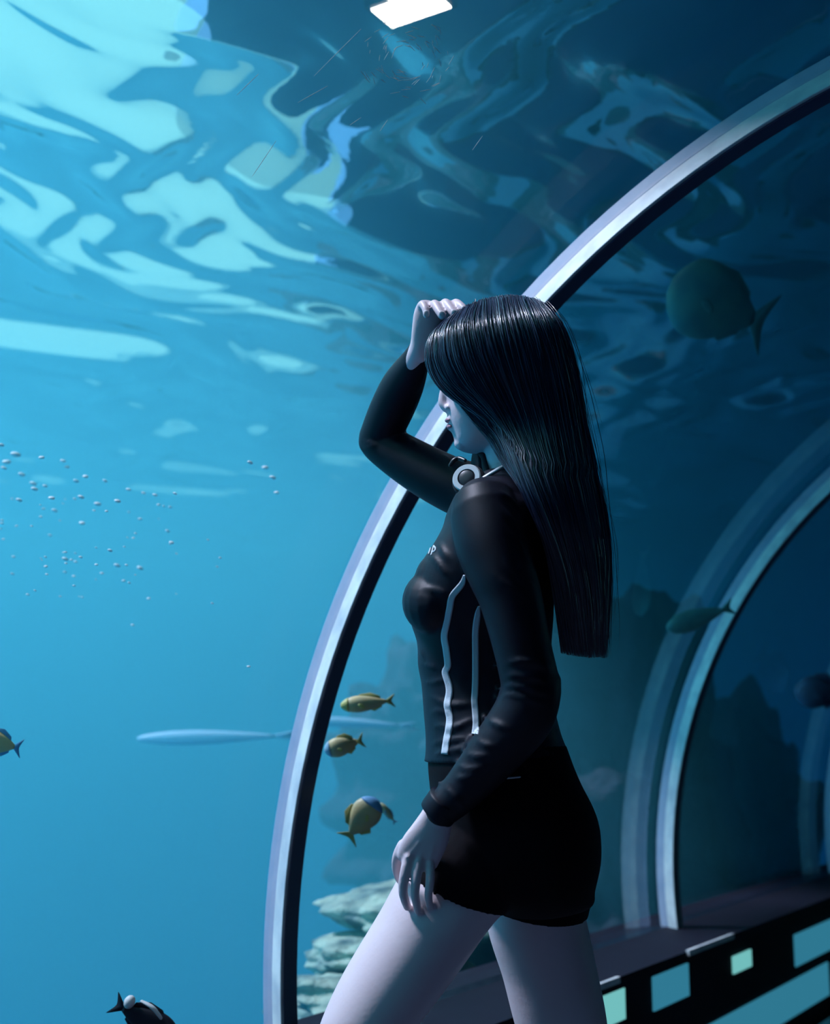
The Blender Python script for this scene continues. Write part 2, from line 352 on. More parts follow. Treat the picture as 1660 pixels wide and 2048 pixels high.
# ------------------------------------------------------------------ rocks
from mathutils import noise as mn
def rock(name, loc, size, m, label, seed=0, sub=5, ledge=.35, group=None):
    bm = bmesh.new(); bmesh.ops.create_icosphere(bm, subdivisions=sub, radius=1)
    for vv in bm.verts:
        p = vv.co.copy(); q = Vector((p.x*size[0], p.y*size[1], p.z*size[2]))
        s = Vector((seed*3.1, seed*1.7, seed*2.3))
        r = 1+.35*mn.fractal(p*1.2+s, 1, 2, 4)+ledge*mn.noise(Vector((q.x*.8, q.y*.8, q.z*4.5))+s)+.10*mn.fractal(q*5+s, 1, 2, 4)
        vv.co = q*r
    me = bpy.data.meshes.new(name); bm.to_mesh(me); bm.free()
    o = link(name, me, m); o.location = loc
    tag(o, label, 'rock', group); return o
def pxrock(px, py, d, *a, **k): return rock('reef_rock', at(px, py, d), *a, **k)
pxrock(860, 1822, 4.0, (.33, .24, .075), M['rock'], 'upper jutting shelf of green-grey reef rock left of the hand', seed=21, ledge=.5)
pxrock(905, 1770, 4.55, (.20, .18, .15), M['rock'], 'tallest reef rock peeking out behind the hand', seed=4, ledge=.5)
pxrock(770, 1912, 3.85, (.22, .20, .075), M['rock'], 'middle green-grey reef rock beside the near thigh', seed=2, ledge=.6)
pxrock(730, 1985, 3.6, (.24, .18, .07), M['rock'], 'low reef rock by the foot of the near arch', seed=33, ledge=.6)
pxrock(800, 2090, 3.9, (.36, .25, .12), M['rock'], 'lowest reef rock at the bottom edge behind the near thigh', seed=14, ledge=.4)
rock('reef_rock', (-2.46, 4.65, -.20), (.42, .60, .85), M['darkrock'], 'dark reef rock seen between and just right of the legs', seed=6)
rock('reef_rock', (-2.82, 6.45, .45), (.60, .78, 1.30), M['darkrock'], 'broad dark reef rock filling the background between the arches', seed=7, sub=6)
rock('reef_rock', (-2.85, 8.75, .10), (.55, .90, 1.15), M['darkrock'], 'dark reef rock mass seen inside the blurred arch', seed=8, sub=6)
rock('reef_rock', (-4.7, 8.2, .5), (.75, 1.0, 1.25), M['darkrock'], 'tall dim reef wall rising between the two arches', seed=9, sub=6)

# PERSON_PLACEHOLDER
# ------------------------------------------------------------------ the woman
DC = 1.93
hip = at(1040, 1650, DC)
woman = empty('person', (hip.x, hip.y, 0))
tag(woman, 'person with long dark hair, black top and black shorts, one hand raised to forehead', 'person')
WR = woman

# lower legs are laid out in world space from the knees down
near_hipc = at(1000, 1640, 1.86); far_hipc = at(1085, 1640, 2.0)
KN = at(704, 2165, 1.83); KF = at(1158, 2190, 2.02)
FH = Vector((-RGT.x, -RGT.y, 0))            # the way she faces
AN = Vector((KN.x, KN.y, .10))-FH*.03; AF = Vector((KF.x, KF.y, .11))-FH*.16

def leg_lofts(mb, grow=0.0):
    limb(mb, [(1010, 1650, 1.875, 80, .074), (975, 1710, 1.865, 98, .082), (908, 1775, 1.85, 103, .086), (840, 1880, 1.842, 97, .080), (762, 1997, 1.836, 90, .073), (715, 2075, 1.832, 80, .064), (688, 2140, 1.83, 70, .055)], seg=110)
    limb(mb, [(1085, 1640, 1.99, 100, .088), (1080, 1720, 2.0, 102, .090), (1070, 1820, 2.0, 100, .088), (1096, 1930, 2.0, 94, .080), (1121, 2037, 2.0, 91, .073), (1142, 2120, 2.01, 80, .064), (1158, 2190, 2.02, 68, .055)], seg=110)
    for K, A in ((KN, AN), (KF, AF)):
        D = A-K; bk = -FH
        limb3(mb, [K+Vector((0, 0, .03)), K+D*.15+bk*.008, K+D*.35+bk*.018, K+D*.7+bk*.006, A, A-Vector((0, 0, .04))], [.044, .048, .054, .036, .030, .032])
        limb3(mb, [A+bk*.03-Vector((0, 0, .045)), A+FH*.05-Vector((0, 0, .055)), A+FH*.13-Vector((0, 0, .075)), A+FH*.19-Vector((0, 0, .080))], [(.030, .026), (.036, .026), (.042, .018), (.034, .012)])

def torso(mb, g=0.0, shirt=True):
    q = g
    st = [(950, 960, 1030, .050, 1.93), (968, 948, 1050, .078, 1.93), (990, 914, 1062, .122, 1.93), (1030, 893, 1082, .150, 1.93), (1060, 884, 1092, .150, 1.93), (1090, 868, 1098, .148, 1.93),
          (1120, 848, 1102, .145, 1.93), (1150, 830, 1104, .144, 1.93), (1200, 815, 1105, .142, 1.93), (1240, 820, 1104, .134, 1.93), (1285, 834, 1101, .122, 1.93), (1330, 836, 1098, .118, 1.93), (1370, 843, 1099, .120, 1.93),
          (1420, 847, 1107, .130, 1.93), (1470, 851, 1119, .145, 1.93), (1505, 851, 1133, .155, 1.93), (1524, 848, 1139, .158, 1.93)]
    if not shirt: st += [(1568, 860, 1158, .165, 1.93), (1640, 872, 1186, .175, 1.93), (1700, 885, 1188, .175, 1.93)]
    slab(mb, [(y, a+q, b_-q, h-q*.0007, d) for y, a, b_, h, d in st], exp=2.5)
    for dd in (1.872, 1.995) if shirt else ():
        blob(mb, 868+q, 1204, dd, 64, 66, .066)
        blob(mb, 880+q, 1165, dd, 52, 62, .050)

# ---- body: one continuous skin surface
b = MB()
leg_lofts(b); torso(b, 9, False)
# neck and head
slab(b, [(840, 930, 1062, .050, 1.93), (890, 965, 1062, .050, 1.93), (930, 972, 1060, .048, 1.93), (960, 970, 1068, .060, 1.93), (990, 945, 1075, .09, 1.93)], exp=2.0)
slab(b, [(618, 990, 1040, .016, 1.93), (632, 955, 1070, .036, 1.93), (652, 928, 1094, .052, 1.93), (680, 903, 1114, .067, 1.93), (720, 889, 1124, .074, 1.93), (755, 880, 1128, .080, 1.93), (775, 882, 1122, .077, 1.93),
         (790, 889, 1116, .074, 1.93), (810, 894, 1102, .071, 1.93), (830, 895, 1084, .068, 1.93), (850, 899, 1066, .063, 1.93), (870, 906, 1048, .056, 1.93), (887, 911, 1030, .046, 1.93), (897, 918, 1005, .034, 1.93), (903, 932, 975, .016, 1.93)], exp=2.15)
limb(b, [(892, 762, 1.93, 8, .009), (888, 780, 1.93, 8, .008), (886, 795, 1.93, 9, .009), (886, 806, 1.93, 9.5, .011), (892, 816, 1.93, 9, .014)], seg=18)   # nose
blob(b, 897, 815, 1.913, 8, 7, .007); blob(b, 897, 815, 1.947, 8, 7, .007)                       # nostril wings
blob(b, 902, 828, 1.93, 8, 8, .016)
blob(b, 901, 840, 1.93, 11, 6.5, .020); blob(b, 905, 856, 1.93, 10, 7, .017)                     # lips
blob(b, 924, 886, 1.93, 16, 15, .022); blob(b, 908, 768, 1.93, 20, 12, .050)
for dd in (1.852, 2.008): limb(b, [(1003, 775, dd, 11, .008), (1010, 795, dd, 12, .010), (1000, 818, dd, 8, .007)], seg=12)  # ears
# near arm: shoulder, elbow, wrist
limb(b, [(965, 1035, 1.80, 58, .050), (985, 1100, 1.775, 55, .046), (1022, 1200, 1.745, 50, .042), (1046, 1300, 1.735, 45, .038), (1066, 1385, 1.735, 43, .036)])
limb(b, [(1066, 1388, 1.735, 43, .036), (1020, 1450, 1.735, 40, .034), (955, 1530, 1.745, 33, .028), (903, 1592, 1.757, 27, .022), (878, 1632, 1.762, 29, .019)])
# near hand on the thigh
limb(b, [(882, 1610, 1.760, 27, .019), (872, 1640, 1.763, 34, .016), (858, 1672, 1.764, 41, .015), (842, 1700, 1.766, 44, .0135), (834, 1722, 1.768, 42, .011)], exp=2.4)
def finger(st, r0, r1, k=1.0):
    n_ = len(st); limb(b, [(x, y, d, r0+(r1-r0)*i/(n_-1), (r0+(r1-r0)*i/(n_-1))*d/FPX*k) for i, (x, y, d) in enumerate(st)], seg=14, n=(n_-1)*7+1)
finger([(806, 1690, 1.772), (796, 1712, 1.778), (794, 1735, 1.792), (799, 1755, 1.812), (806, 1764, 1.83)], 12, 9.5)
finger([(828, 1695, 1.766), (817, 1718, 1.760), (809, 1750, 1.757), (806, 1781, 1.762), (810, 1800, 1.768), (815, 1814, 1.776)], 12, 8.5)
finger([(843, 1700, 1.766), (838, 1722, 1.758), (833, 1755, 1.753), (830, 1786, 1.755), (833, 1806, 1.761), (836, 1822, 1.768)], 11.5, 8)
finger([(858, 1705, 1.768), (860, 1732, 1.758), (860, 1762, 1.752), (857, 1788, 1.754), (858, 1802, 1.758), (860, 1812, 1.763)], 10.5, 7.5)
finger([(852, 1655, 1.775), (825, 1680, 1.80), (808, 1706, 1.825), (800, 1730, 1.845)], 13, 9)     # thumb, tucked behind the hand
for x, y in ((817, 1714), (838, 1719), (860, 1728)): blob(b, x, y, 1.757, 9, 8, .006)            # knuckles
for p0, p1 in (((866, 1650), (820, 1708)), ((870, 1655), (840, 1712)), ((874, 1660), (860, 1718))):  # tendons
    limb(b, [(*p0, 1.7515, 2.5, .002), ((p0[0]+p1[0])/2, (p0[1]+p1[1])/2, 1.7515, 3.2, .0022), (*p1, 1.7545, 3, .002)], seg=8)
# raised arm
limb(b, [(965, 985, 2.06, 55, .048), (900, 968, 2.08, 48, .042), (820, 925, 2.11, 43, .038), (760, 885, 2.14, 37, .034)])
limb(b, [(757, 878, 2.14, 35, .034), (785, 815, 2.10, 37, .036), (815, 755, 2.05, 31, .029), (836, 705, 2.0, 21, .020), (843, 685, 1.987, 22, .017)])
limb(b, [(841, 705, 1.995, 19, .017), (846, 682, 1.985, 24, .015), (852, 655, 1.978, 28, .0135), (858, 632, 1.975, 31, .012), (864, 616, 1.974, 30, .010)], exp=2.4)
finger([(843, 640, 1.975), (841, 618, 1.975), (845, 609, 1.962), (851, 618, 1.950), (853, 631, 1.944)], 10, 7)
finger([(862, 636, 1.975), (866, 615, 1.972), (870, 609, 1.955), (877, 620, 1.938), (884, 631, 1.928)], 11, 8.5)
finger([(880, 634, 1.975), (888, 612, 1.970), (892, 607, 1.952), (901, 618, 1.934), (909, 628, 1.924)], 11.5, 8.5)
finger([(896, 634, 1.975), (908, 612, 1.968), (913, 607, 1.950), (922, 613, 1.932), (929, 620, 1.924)], 11, 8.5)
finger([(852, 690, 1.982), (872, 684, 1.968), (889, 670, 1.955), (899, 656, 1.948)], 12, 8.5)     # thumb
body = remesh(b, 'body', M['skin'], .0021, 5, woman)

# fingernails on the raised hand, and the near hand
for x, y, d, an in ((884.5, 629, 1.9195, .7), (909.5, 626, 1.9155, .75), (929.5, 618.5, 1.9155, .65), (853, 628, 1.937, .2)):
    nb = MB(); ax = (RGT*math.cos(an)+UP*math.sin(an)); ay = (-RGT*math.sin(an)+UP*math.cos(an))
    nb.sphere(at(x, y, d), (ax*.0048, FWD*.0022, ay*.0062), 8, 12); nb.build('fingernail', M['nail'], woman)
# lips
lb = MB(); lb.sphere(at(898.5, 841, 1.93), (RGT*.0066, FWD*.019, UP*.0040)); lb.sphere(at(901.5, 854, 1.93), (RGT*.0062, FWD*.017, UP*.0044))
tag(lb.build('lips', M['lip'], woman), 'closed dusky pink lips')
for dd in (1.890, 1.970):
    eb = MB(); eb.sphere(at(899, 779, dd), (RGT*.010, FWD*.011, UP*.007)); eb.build('eye', M['eye'], woman)

# ---- clothes
def proj_dir(px, py): return (at(px, py, 2.0)-CAM).normalized()
class Caster:
    def __init__(s, mesh_or_mb, mw=None):
        if isinstance(mesh_or_mb, MB): s.t = BVHTree.FromPolygons([Vector(p) for p in mesh_or_mb.v], mesh_or_mb.f)
        else:
            me = mesh_or_mb; s.t = BVHTree.FromPolygons([v.co.copy() for v in me.vertices], [tuple(p.vertices) for p in me.polygons])
    def hit(s, px, py):
        h = s.t.ray_cast(CAM+proj_dir(px, py)*.5, proj_dir(px, py), 4)
        return (h[0], h[1]) if h[0] is not None else (None, None)
def densify(P, step=6):
    out = []
    for (a, b_), (c, d) in zip(P[:-1], P[1:]):
        n_ = max(1, int(math.hypot(c-a, d-b_)/step)); out += [(a+(c-a)*i/n_, b_+(d-b_)*i/n_) for i in range(n_)]
    return out+[P[-1]]
def fold(mb, cast, P, r, sink=.5):
    """a soft raised crease lying on the cloth along the given line"""
    (xa, ya), (xb, yb) = P[-2:]; P = P+[(xb+(xb-xa)*.8, yb+(yb-ya)*.8)]
    S = catmull([(x, y, 0) for x, y in P], max(6, int(len(P)*5))).tolist(); pts = []
    for x, y, _ in S:
        h, nrm = cast.hit(x, y)
        if h is not None: pts.append(h-nrm*r*sink if nrm.dot(FWD) < 0 else h+nrm*r*sink)
    if len(pts) < 4: return
    n_ = len(pts); limb3(mb, pts, [r*(.25+.75*math.sin(PI*(i+.5)/n_)) for i in range(n_)], seg=10, n=n_)

sh = MB(); torso(sh, 0, True)
limb(sh, [(972, 1030, 1.80, 72, .062), (985, 1090, 1.778, 74, .060), (1005, 1150, 1.76, 68, .055), (1022, 1200, 1.75, 63, .050), (1046, 1300, 1.738, 58, .046), (1064, 1380, 1.737, 59, .045)])
limb(sh, [(1064, 1372, 1.737, 60, .045), (1046, 1432, 1.736, 62, .043), (990, 1505, 1.742, 54, .037), (925, 1580, 1.752, 42, .031), (885, 1617, 1.757, 36, .026)], flat=False)
limb(sh, [(1000, 990, 2.03, 62, .060), (950, 985, 2.06, 60, .058), (895, 965, 2.08, 55, .052), (830, 930, 2.11, 50, .048), (765, 888, 2.14, 42, .042), (757, 875, 2.145, 38, .038)])
limb(sh, [(757, 878, 2.145, 40, .040), (782, 822, 2.11, 44, .042), (806, 770, 2.07, 42, .038), (830, 722, 2.02, 29, .026), (839, 700, 2.0, 23, .021)])
blob(sh, 992, 1024, 1.83, 84, 52, .075)
c0 = Caster(sh); fb = MB()
F5 = [([(846, 1112), (862, 1110), (876, 1126), (893, 1148)], .0055), ([(838, 1168), (860, 1178), (888, 1186)], .006),
      ([(992, 1332), (1035, 1322), (1078, 1328), (1105, 1340)], .0060), ([(1003, 1356), (1030, 1350), (1080, 1358), (1118, 1374)], .0055), ([(996, 1378), (1025, 1371), (1070, 1380), (1112, 1392)], .0055), ([(990, 1396), (1030, 1390), (1070, 1402)], .0045),
      ([(966, 1430), (985, 1445), (1010, 1455)], .0050), ([(945, 1472), (965, 1488), (985, 1492)], .0045), ([(922, 1500), (945, 1512), (970, 1512)], .0045), ([(906, 1520), (930, 1538), (960, 1536)], .0045), ([(892, 1541), (915, 1556), (945, 1552)], .0045),
      ([(874, 1562), (900, 1585), (925, 1612), (935, 1640)], .0050),
      ([(985, 973), (1012, 990), (1035, 1015), (1050, 1045)], .0050), ([(975, 990), (1005, 1018), (1030, 1050), (1045, 1085)], .0050), ([(1000, 1040), (1030, 1075), (1050, 1110)], .0045), ([(960, 1120), (1000, 1160), (1040, 1185)], .004), ([(990, 1100), (1030, 1150), (1060, 1170)], .004),
      ([(848, 1385), (870, 1398), (900, 1410), (940, 1408)], .0055), ([(850, 1462), (875, 1452), (905, 1456), (940, 1442)], .0055), ([(852, 1430), (875, 1422), (893, 1424)], .0045), ([(853, 1492), (880, 1484), (925, 1478)], .0045), ([(850, 1522), (880, 1506), (915, 1500), (935, 1488)], .005),
      ([(832, 1284), (838, 1300), (846, 1310)], .004), ([(834, 1322), (850, 1330), (868, 1334)], .004), ([(843, 1362), (860, 1366), (885, 1360)], .004), ([(868, 1082), (880, 1092), (893, 1112)], .005),
      ([(723, 880), (735, 884), (748, 884)], .0035), ([(726, 896), (738, 894), (750, 890)], .0035), ([(826, 845), (822, 862), (826, 880)], .005), ([(838, 790), (828, 808), (824, 822)], .005), ([(880, 905), (892, 915), (905, 935)], .005), ([(856, 730), (845, 755), (838, 775)], .004)]
for P, r in F5: fold(fb, c0, P, r*1.25)
sh.v, n0 = sh.v, len(sh.v); sh.f += [tuple(i+n0 for i in q) for q in fb.f]; sh.m += fb.m; sh.v += fb.v
shirt = remesh(sh, 'shirt', M['shirt'], .0028, 4, woman)
# cuffs
cu = MB(); limb(cu, [(893, 1598, 1.754, 37, .028), (878, 1621, 1.757, 38, .028), (873, 1628, 1.758, 37, .027)], flat=True, n=9); cu.build('cuff', M['shirt'], shirt)
# shorts
so = MB()
slab(so, [(1490, 858, 1128, .150, 1.93), (1530, 856, 1142, .160, 1.93), (1568, 859, 1158, .168, 1.93), (1607, 864, 1178, .176, 1.93), (1640, 872, 1190, .182, 1.93), (1676, 880, 1195, .184, 1.93), (1721, 890, 1194, .184, 1.93), (1770, 930, 1183, .178, 1.94), (1800, 980, 1176, .16, 1.96), (1822, 1000, 1120, .10, 1.96)], exp=2.5)
limb(so, [(1010, 1640, 1.865, 118, .098), (968, 1700, 1.858, 112, .097), (920, 1762, 1.85, 108, .093), (912, 1776, 1.849, 107, .092)], flat=True)
limb(so, [(1085, 1650, 1.995, 108, .098), (1082, 1730, 2.0, 110, .098), (1072, 1815, 2.0, 104, .095)], flat=True)
shorts = remesh(so, 'shorts', M['shorts'], .003, 3, woman)
pk = MB(); cs = Caster(shorts.data)
pp = [(x, y) for x, y in ((995, 1557), (1015, 1556), (1040, 1554))]
hs = [cs.hit(x, y)[0] for x, y in pp]
if all(h is not None for h in hs): limb3(pk, hs, [.0012, .0015, .0012], seg=8); pk.build('pocket_zip', M['steel'], shorts)

# white side tapes and the chest lettering lie on the shirt
cst = Caster(shirt.data)
def ribbon(name, P, wpx, m, parent, off=.0006, th=.0007, n=80):
    S = catmull([(x, y, w_) for (x, y), w_ in zip(P, wpx)], n); mb = MB(); rings = []
    for i in range(n):
        x, y, w_ = S[i]; tx, ty = S[min(i+1, n-1)][:2]-S[max(i-1, 0)][:2]; L = math.hypot(tx, ty); nx_, ny_ = -ty/L, tx/L
        row = []
        for k in (-1, -.5, 0, .5, 1):
            h, nr = cst.hit(x+nx_*w_*k, y+ny_*w_*k)
            if h is None: row = None; break
            if nr.dot(FWD) > 0: nr = -nr
            row.append((h, nr))
        if row is None: continue
        rings.append([h+nr*(off+th) for h, nr in row]+[h-nr*.001 for h, nr in row[::-1]])
    mb.rings(rings); return mb.build(name, m, parent)
A_ = [(929, 1150), (924, 1168), (905, 1192), (900, 1215), (894, 1245), (889, 1272), (893, 1300), (896, 1330), (891, 1345), (898, 1370), (899, 1387), (895, 1407), (897, 1422), (900, 1437), (898, 1458), (894, 1480), (890, 1508)]
B_ = [(958, 1212), (955, 1230), (951, 1262), (951, 1300), (951, 1350), (950, 1385), (949, 1402), (951, 1425), (952, 1450), (950, 1468)]
tag(ribbon('side_stripe', A_, [2, 6]+[6.5]*15, M['white_tape'], shirt), 'longer front white stripe')
tag(ribbon('side_stripe', B_, [2, 6]+[6.5]*8, M['white_tape'], shirt), 'shorter rear white stripe')
def letter_strokes(strokes, r=.0013):
    lt = MB()
    for S in strokes:
        hs = []
        for x, y in densify(S, 1.6):
            h, nr = cst.hit(x, y)
            if h is not None: hs.append(h-nr*.0004 if nr.dot(FWD) > 0 else h+nr*.0004)
        if len(hs) > 1: limb3(lt, hs, [r]*len(hs), seg=8, n=len(hs)*2)
    if lt.v: tag(lt.build('chest_lettering', M['white_tape'], shirt), 'white letters IP at the chest edge')
letter_strokes([[(863, 1092), (858, 1108)], [(868, 1092), (863, 1110)], [(868, 1092), (871.5, 1096), (871, 1102), (866, 1104)]])

# shoes, below the frame but she stands on the floor
for A in (AN, AF):
    s_ = MB(); bk = -FH
    limb3(s_, [A+bk*.035-Vector((0, 0, .055)), A+FH*.04-Vector((0, 0, .060)), A+FH*.12-Vector((0, 0, .072)), A+FH*.20-Vector((0, 0, .075))], [(.040, .040), (.044, .038), (.048, .026), (.038, .020)])
    o = remesh(s_, 'shoe', M['shoe'], .004, 3, woman)
    zmin = min(v.co.z for v in o.data.vertices)
    for v_ in o.data.vertices: v_.co.z = v_.co.z if v_.co.z > .02 else max(.001, v_.co.z)

# ---- hair: a solid mass with many fine locks lying over it
# guides run from the parting down; rows: px, py, depth ; u=0 near-side fringe ... u=1 back of the head
NEAR = [
 [(905, 640, 1.925), (873, 668, 1.895), (861, 705, 1.878), (866, 745, 1.868), (890, 785, 1.855), (935, 820, 1.846), (985, 855, 1.835), (1012, 905, 1.82), (1040, 975, 1.79), (1085, 1080, 1.79), (1106, 1190, 1.80), (1122, 1308, 1.84)],
 [(925, 622, 1.925), (895, 660, 1.885), (893, 715, 1.855), (915, 765, 1.842), (955, 805, 1.838), (990, 845, 1.832), (1018, 890, 1.815), (1040, 950, 1.785), (1068, 1020, 1.765), (1100, 1120, 1.78), (1120, 1210, 1.80), (1135, 1312, 1.83)],
 [(955, 604, 1.925), (935, 650, 1.872), (945, 715, 1.842), (972, 775, 1.836), (1005, 835, 1.832), (1030, 885, 1.815), (1052, 940, 1.785), (1078, 1010, 1.765), (1105, 1080, 1.77), (1126, 1150, 1.785), (1138, 1220, 1.80), (1150, 1314, 1.83)],
 [(990, 594, 1.925), (990, 645, 1.865), (1005, 715, 1.838), (1028, 785, 1.836), (1050, 850, 1.832), (1068, 905, 1.812), (1088, 965, 1.788), (1110, 1030, 1.775), (1130, 1100, 1.782), (1146, 1170, 1.795), (1156, 1240, 1.81), (1166, 1316, 1.84)],
 [(1028, 591, 1.925), (1045, 635, 1.872), (1065, 705, 1.846), (1080, 780, 1.842), (1096, 850, 1.838), (1110, 910, 1.822), (1128, 975, 1.806), (1145, 1040, 1.80), (1160, 1110, 1.806), (1172, 1180, 1.815), (1178, 1250, 1.83), (1182, 1318, 1.85)],
 [(1058, 597, 1.928), (1090, 640, 1.89), (1112, 700, 1.872), (1128, 775, 1.866), (1142, 850, 1.862), (1156, 915, 1.852), (1170, 980, 1.845), (1184, 1045, 1.842), (1196, 1115, 1.845), (1200, 1185, 1.85), (1200, 1250, 1.86), (1198, 1316, 1.88)],
 [(1072, 603, 1.935), (1112, 645, 1.935), (1135, 705, 1.935), (1150, 770, 1.935), (1163, 845, 1.935), (1178, 910, 1.935), (1192, 975, 1.935), (1205, 1040, 1.935), (1213, 1110, 1.935), (1212, 1185, 1.935), (1209, 1250, 1.935), (1206, 1318, 1.935)]]
G = [np.array(g, float) for g in NEAR]
for g in G[1:6]: g[1, 2] -= .014; g[2, 2] -= .004
DM = 1.935
def mir(g, k): h_ = g.copy(); h_[:, 2] = 2*DM-h_[:, 2]; h_[:, 0] += k; return h_
farf = np.array([(905, 640, 1.945), (876, 668, 1.975), (868, 705, 1.99), (880, 745, 2.0), (930, 785, 2.01), (975, 820, 2.02), (1020, 855, 2.03), (1050, 905, 2.04), (1070, 975, 2.05), (1100, 1080, 2.05), (1120, 1190, 2.04), (1130, 1308, 2.0)], float)
G += [mir(G[5], 0), mir(G[4], 0), mir(G[3], 6), mir(G[2], 14), farf]
NU = len(G)
def hair_pt(u, v):
    """u in 0..NU-1 round the head, v in 0..11 down the lock"""
    i = min(int(u), NU-2); t = u-i
    def gv(g):
        k = min(int(v), 10); s_ = v-k
        p0, p1, p2, p3 = g[max(k-1, 0)], g[k], g[k+1], g[min(k+2, 11)]
        return .5*(2*p1+(p2-p0)*s_+(2*p0-5*p1+4*p2-p3)*s_*s_+(3*p1-p0-3*p2+p3)*s_**3)
    p0, p1, p2, p3 = gv(G[max(i-1, 0)]), gv(G[i]), gv(G[i+1]), gv(G[min(i+2, NU-1)])
    return .5*(2*p1+(p2-p0)*t+(2*p0-5*p1+4*p2-p3)*t*t+(3*p1-p0-3*p2+p3)*t**3)
NV = 70; NW = 88
GP = [[at(*hair_pt(u, v)) for u in np.linspace(0, NU-1, NW)] for v in np.linspace(0, 11, NV)]
hm = MB(); rings = []
for k, row in enumerate(GP[:-9]):          # each level is a closed ring round the head: the front gap is bridged behind the fringe
    c = sum((p for p in row), Vector())/len(row); sh_ = .030+.35*max(0, (k-45)/25)**2; rings.append([p+(c-p)*sh_ for p in row])
hm.rings(rings)
hair = hm.build('hair', M['hairbase'], woman)
def locks(name, cnt, r, jit, vmin=0, vmax=11, umin=0, umax=NU-1, vary=.17, m=M['hair'], seed=1, stray=0):
    rg = np.random.default_rng(seed); V = []; Fc = []; NS = 34
    for _ in range(cnt):
        u = rg.uniform(umin, umax); v0 = vmin+rg.uniform(0, .25); v1 = vmax-rg.uniform(0, vary*vmax)*rg.uniform(0, 1)
        if rg.random() < .25: v1 = rg.uniform(4, 11)
        du = rg.normal(0, .09); ph = rg.uniform(0, 6.28); lift = abs(rg.normal(0, jit)); rr = r*rg.uniform(.6, 1.4); rr_ = rg.uniform(0, 1)**1.5
        vs = np.linspace(v0, v1, NS); P = []
        for i, v_ in enumerate(vs):
            uu = min(max(u+du*(v_-v0)/11*3+.02*math.sin(ph+v_*1.3), 0), NU-1); q = hair_pt(uu, v_)
            ctr = (985 if v_ < 5 else 1100)
            k = lift*(1+.3*math.sin(ph+v_))
            if stray: z_ = max(0, math.sin(PI*min(1, max(0, (v_-4.6)/3.4)))); q = q+np.array([-stray*rr_*z_*.5, stray*rr_*z_*.9, -.002])
            p = at(*q); c = at(1010 if v_ < 5.5 else 1120, q[1], DM); o_ = (p-c); o_.z = 0
            P.append(p+o_.normalized()*float(k)+(Vector((0, 0, .0008)) if i else Vector()))
        n0 = len(V)
        for i in range(NS):
            t = (P[min(i+1, NS-1)]-P[max(i-1, 0)]).normalized(); a = t.cross(FWD)
            a = a.normalized() if a.length > 1e-6 else RGT; b2 = t.cross(a)
            w_ = float(rr*min(1, .25+3*(NS-1-i)/NS))
            for q_ in (0, 2.094, 4.189): V.append(tuple(P[i]+a*w_*math.cos(q_+ph)+b2*w_*math.sin(q_+ph)))
        for i in range(NS-1):
            for j in range(3):
                Fc.append((n0+i*3+j, n0+i*3+(j+1) % 3, n0+i*3+3+(j+1) % 3, n0+i*3+3+j))
    me = bpy.data.meshes.new(name); me.from_pydata(V, [], Fc); me.update()
    return link(name, me, m, hair)
locks('hair_strands', 3400, .00085, .0030, umax=6.6)
tag(bpy.data.objects['hair_strands'], kind='stuff')
locks('hair_strands', 700, .0006, .002, umin=6.6, seed=3)
tag(bpy.data.objects['hair_strands.001'], kind='stuff')

locks('loose_strands', 150, .00045, .002, umax=.5, seed=9, stray=26)
tag(bpy.data.objects['loose_strands'], kind='stuff')
locks('loose_strands', 90, .0004, .007, umin=4.5, umax=7, seed=11, vary=.3)
tag(bpy.data.objects['loose_strands.001'], kind='stuff')

# ------------------------------------------------------------------ headphones round her neck
hp = empty('headphones', at(960, 955, 1.86)); tag(hp, 'white and black headphones resting around the neck below the chin', 'headphones')
def disc(mb, c, ax, prof, seg=72):
    ax = ax.normalized(); a = ax.cross(Vector((0, 0, 1))).normalized(); b2 = ax.cross(a)
    mb.rings([[c+ax*z+(a*math.cos(k)+b2*math.sin(k))*r for k in [2*PI*j/seg for j in range(seg)]] for r, z in prof])
nc = at(935, 958, 1.845); nax = (-FWD-RGT*.38+UP*.42)
s1 = .71e-3
b = MB(); disc(b, nc, nax, [(.012, 0), (.0205, .001), (.021, .004), (.0195, .0062), (.0130, .0062), (.0125, .0035), (.004, .0035)]); cup = b.build('ear_cup', M['white_plastic'], hp, smooth=False)
b = MB(); disc(b, nc, nax, [(.003, .0036), (.0125, .0036), (.0124, .0050), (.0105, .0060), (.003, .0064)]); b.build('cup_cap', M['black_plastic'], cup)
b = MB(); disc(b, nc, nax, [(.012, -.022), (.021, -.021), (.0245, -.014), (.0245, -.006), (.0215, .0005), (.012, .0005)]); b.build('ear_cushion', M['black_foam'], cup)
fc = at(965, 927, 1.985); fax = (-RGT-FWD*.25)
b = MB(); disc(b, fc, fax, [(.008, -.006), (.021, -.006), (.022, -.001), (.020, .003), (.008, .003)]); cup2 = b.build('ear_cup', M['black_plastic'], hp)
b = MB(); disc(b, fc, fax, [(.010, .003), (.020, .003), (.023, .007), (.021, .012), (.010, .012)]); b.build('ear_cushion', M['black_foam'], cup2)
b = MB(); limb3(b, [at(952, 968, 1.845), at(968, 956, 1.838), at(1006, 934, 1.84), at(1050, 912, 1.86), at(1082, 900, 1.93), at(1050, 905, 2.0), at(1000, 918, 2.01), at(970, 927, 1.995)], [(.0042, .003)]+[(.0032, .005)]*6+[(.004, .003)], seg=14)
b.build('headband', M['white_plastic'], hp)
b = MB(); limb3(b, [at(958, 903, 1.95), at(968, 915, 1.935), at(971, 935, 1.915), at(977, 952, 1.89), at(985, 957, 1.87)], [(.005, .007)]*5, seg=14)
b.build('neck_padding', M['black_foam'], hp)
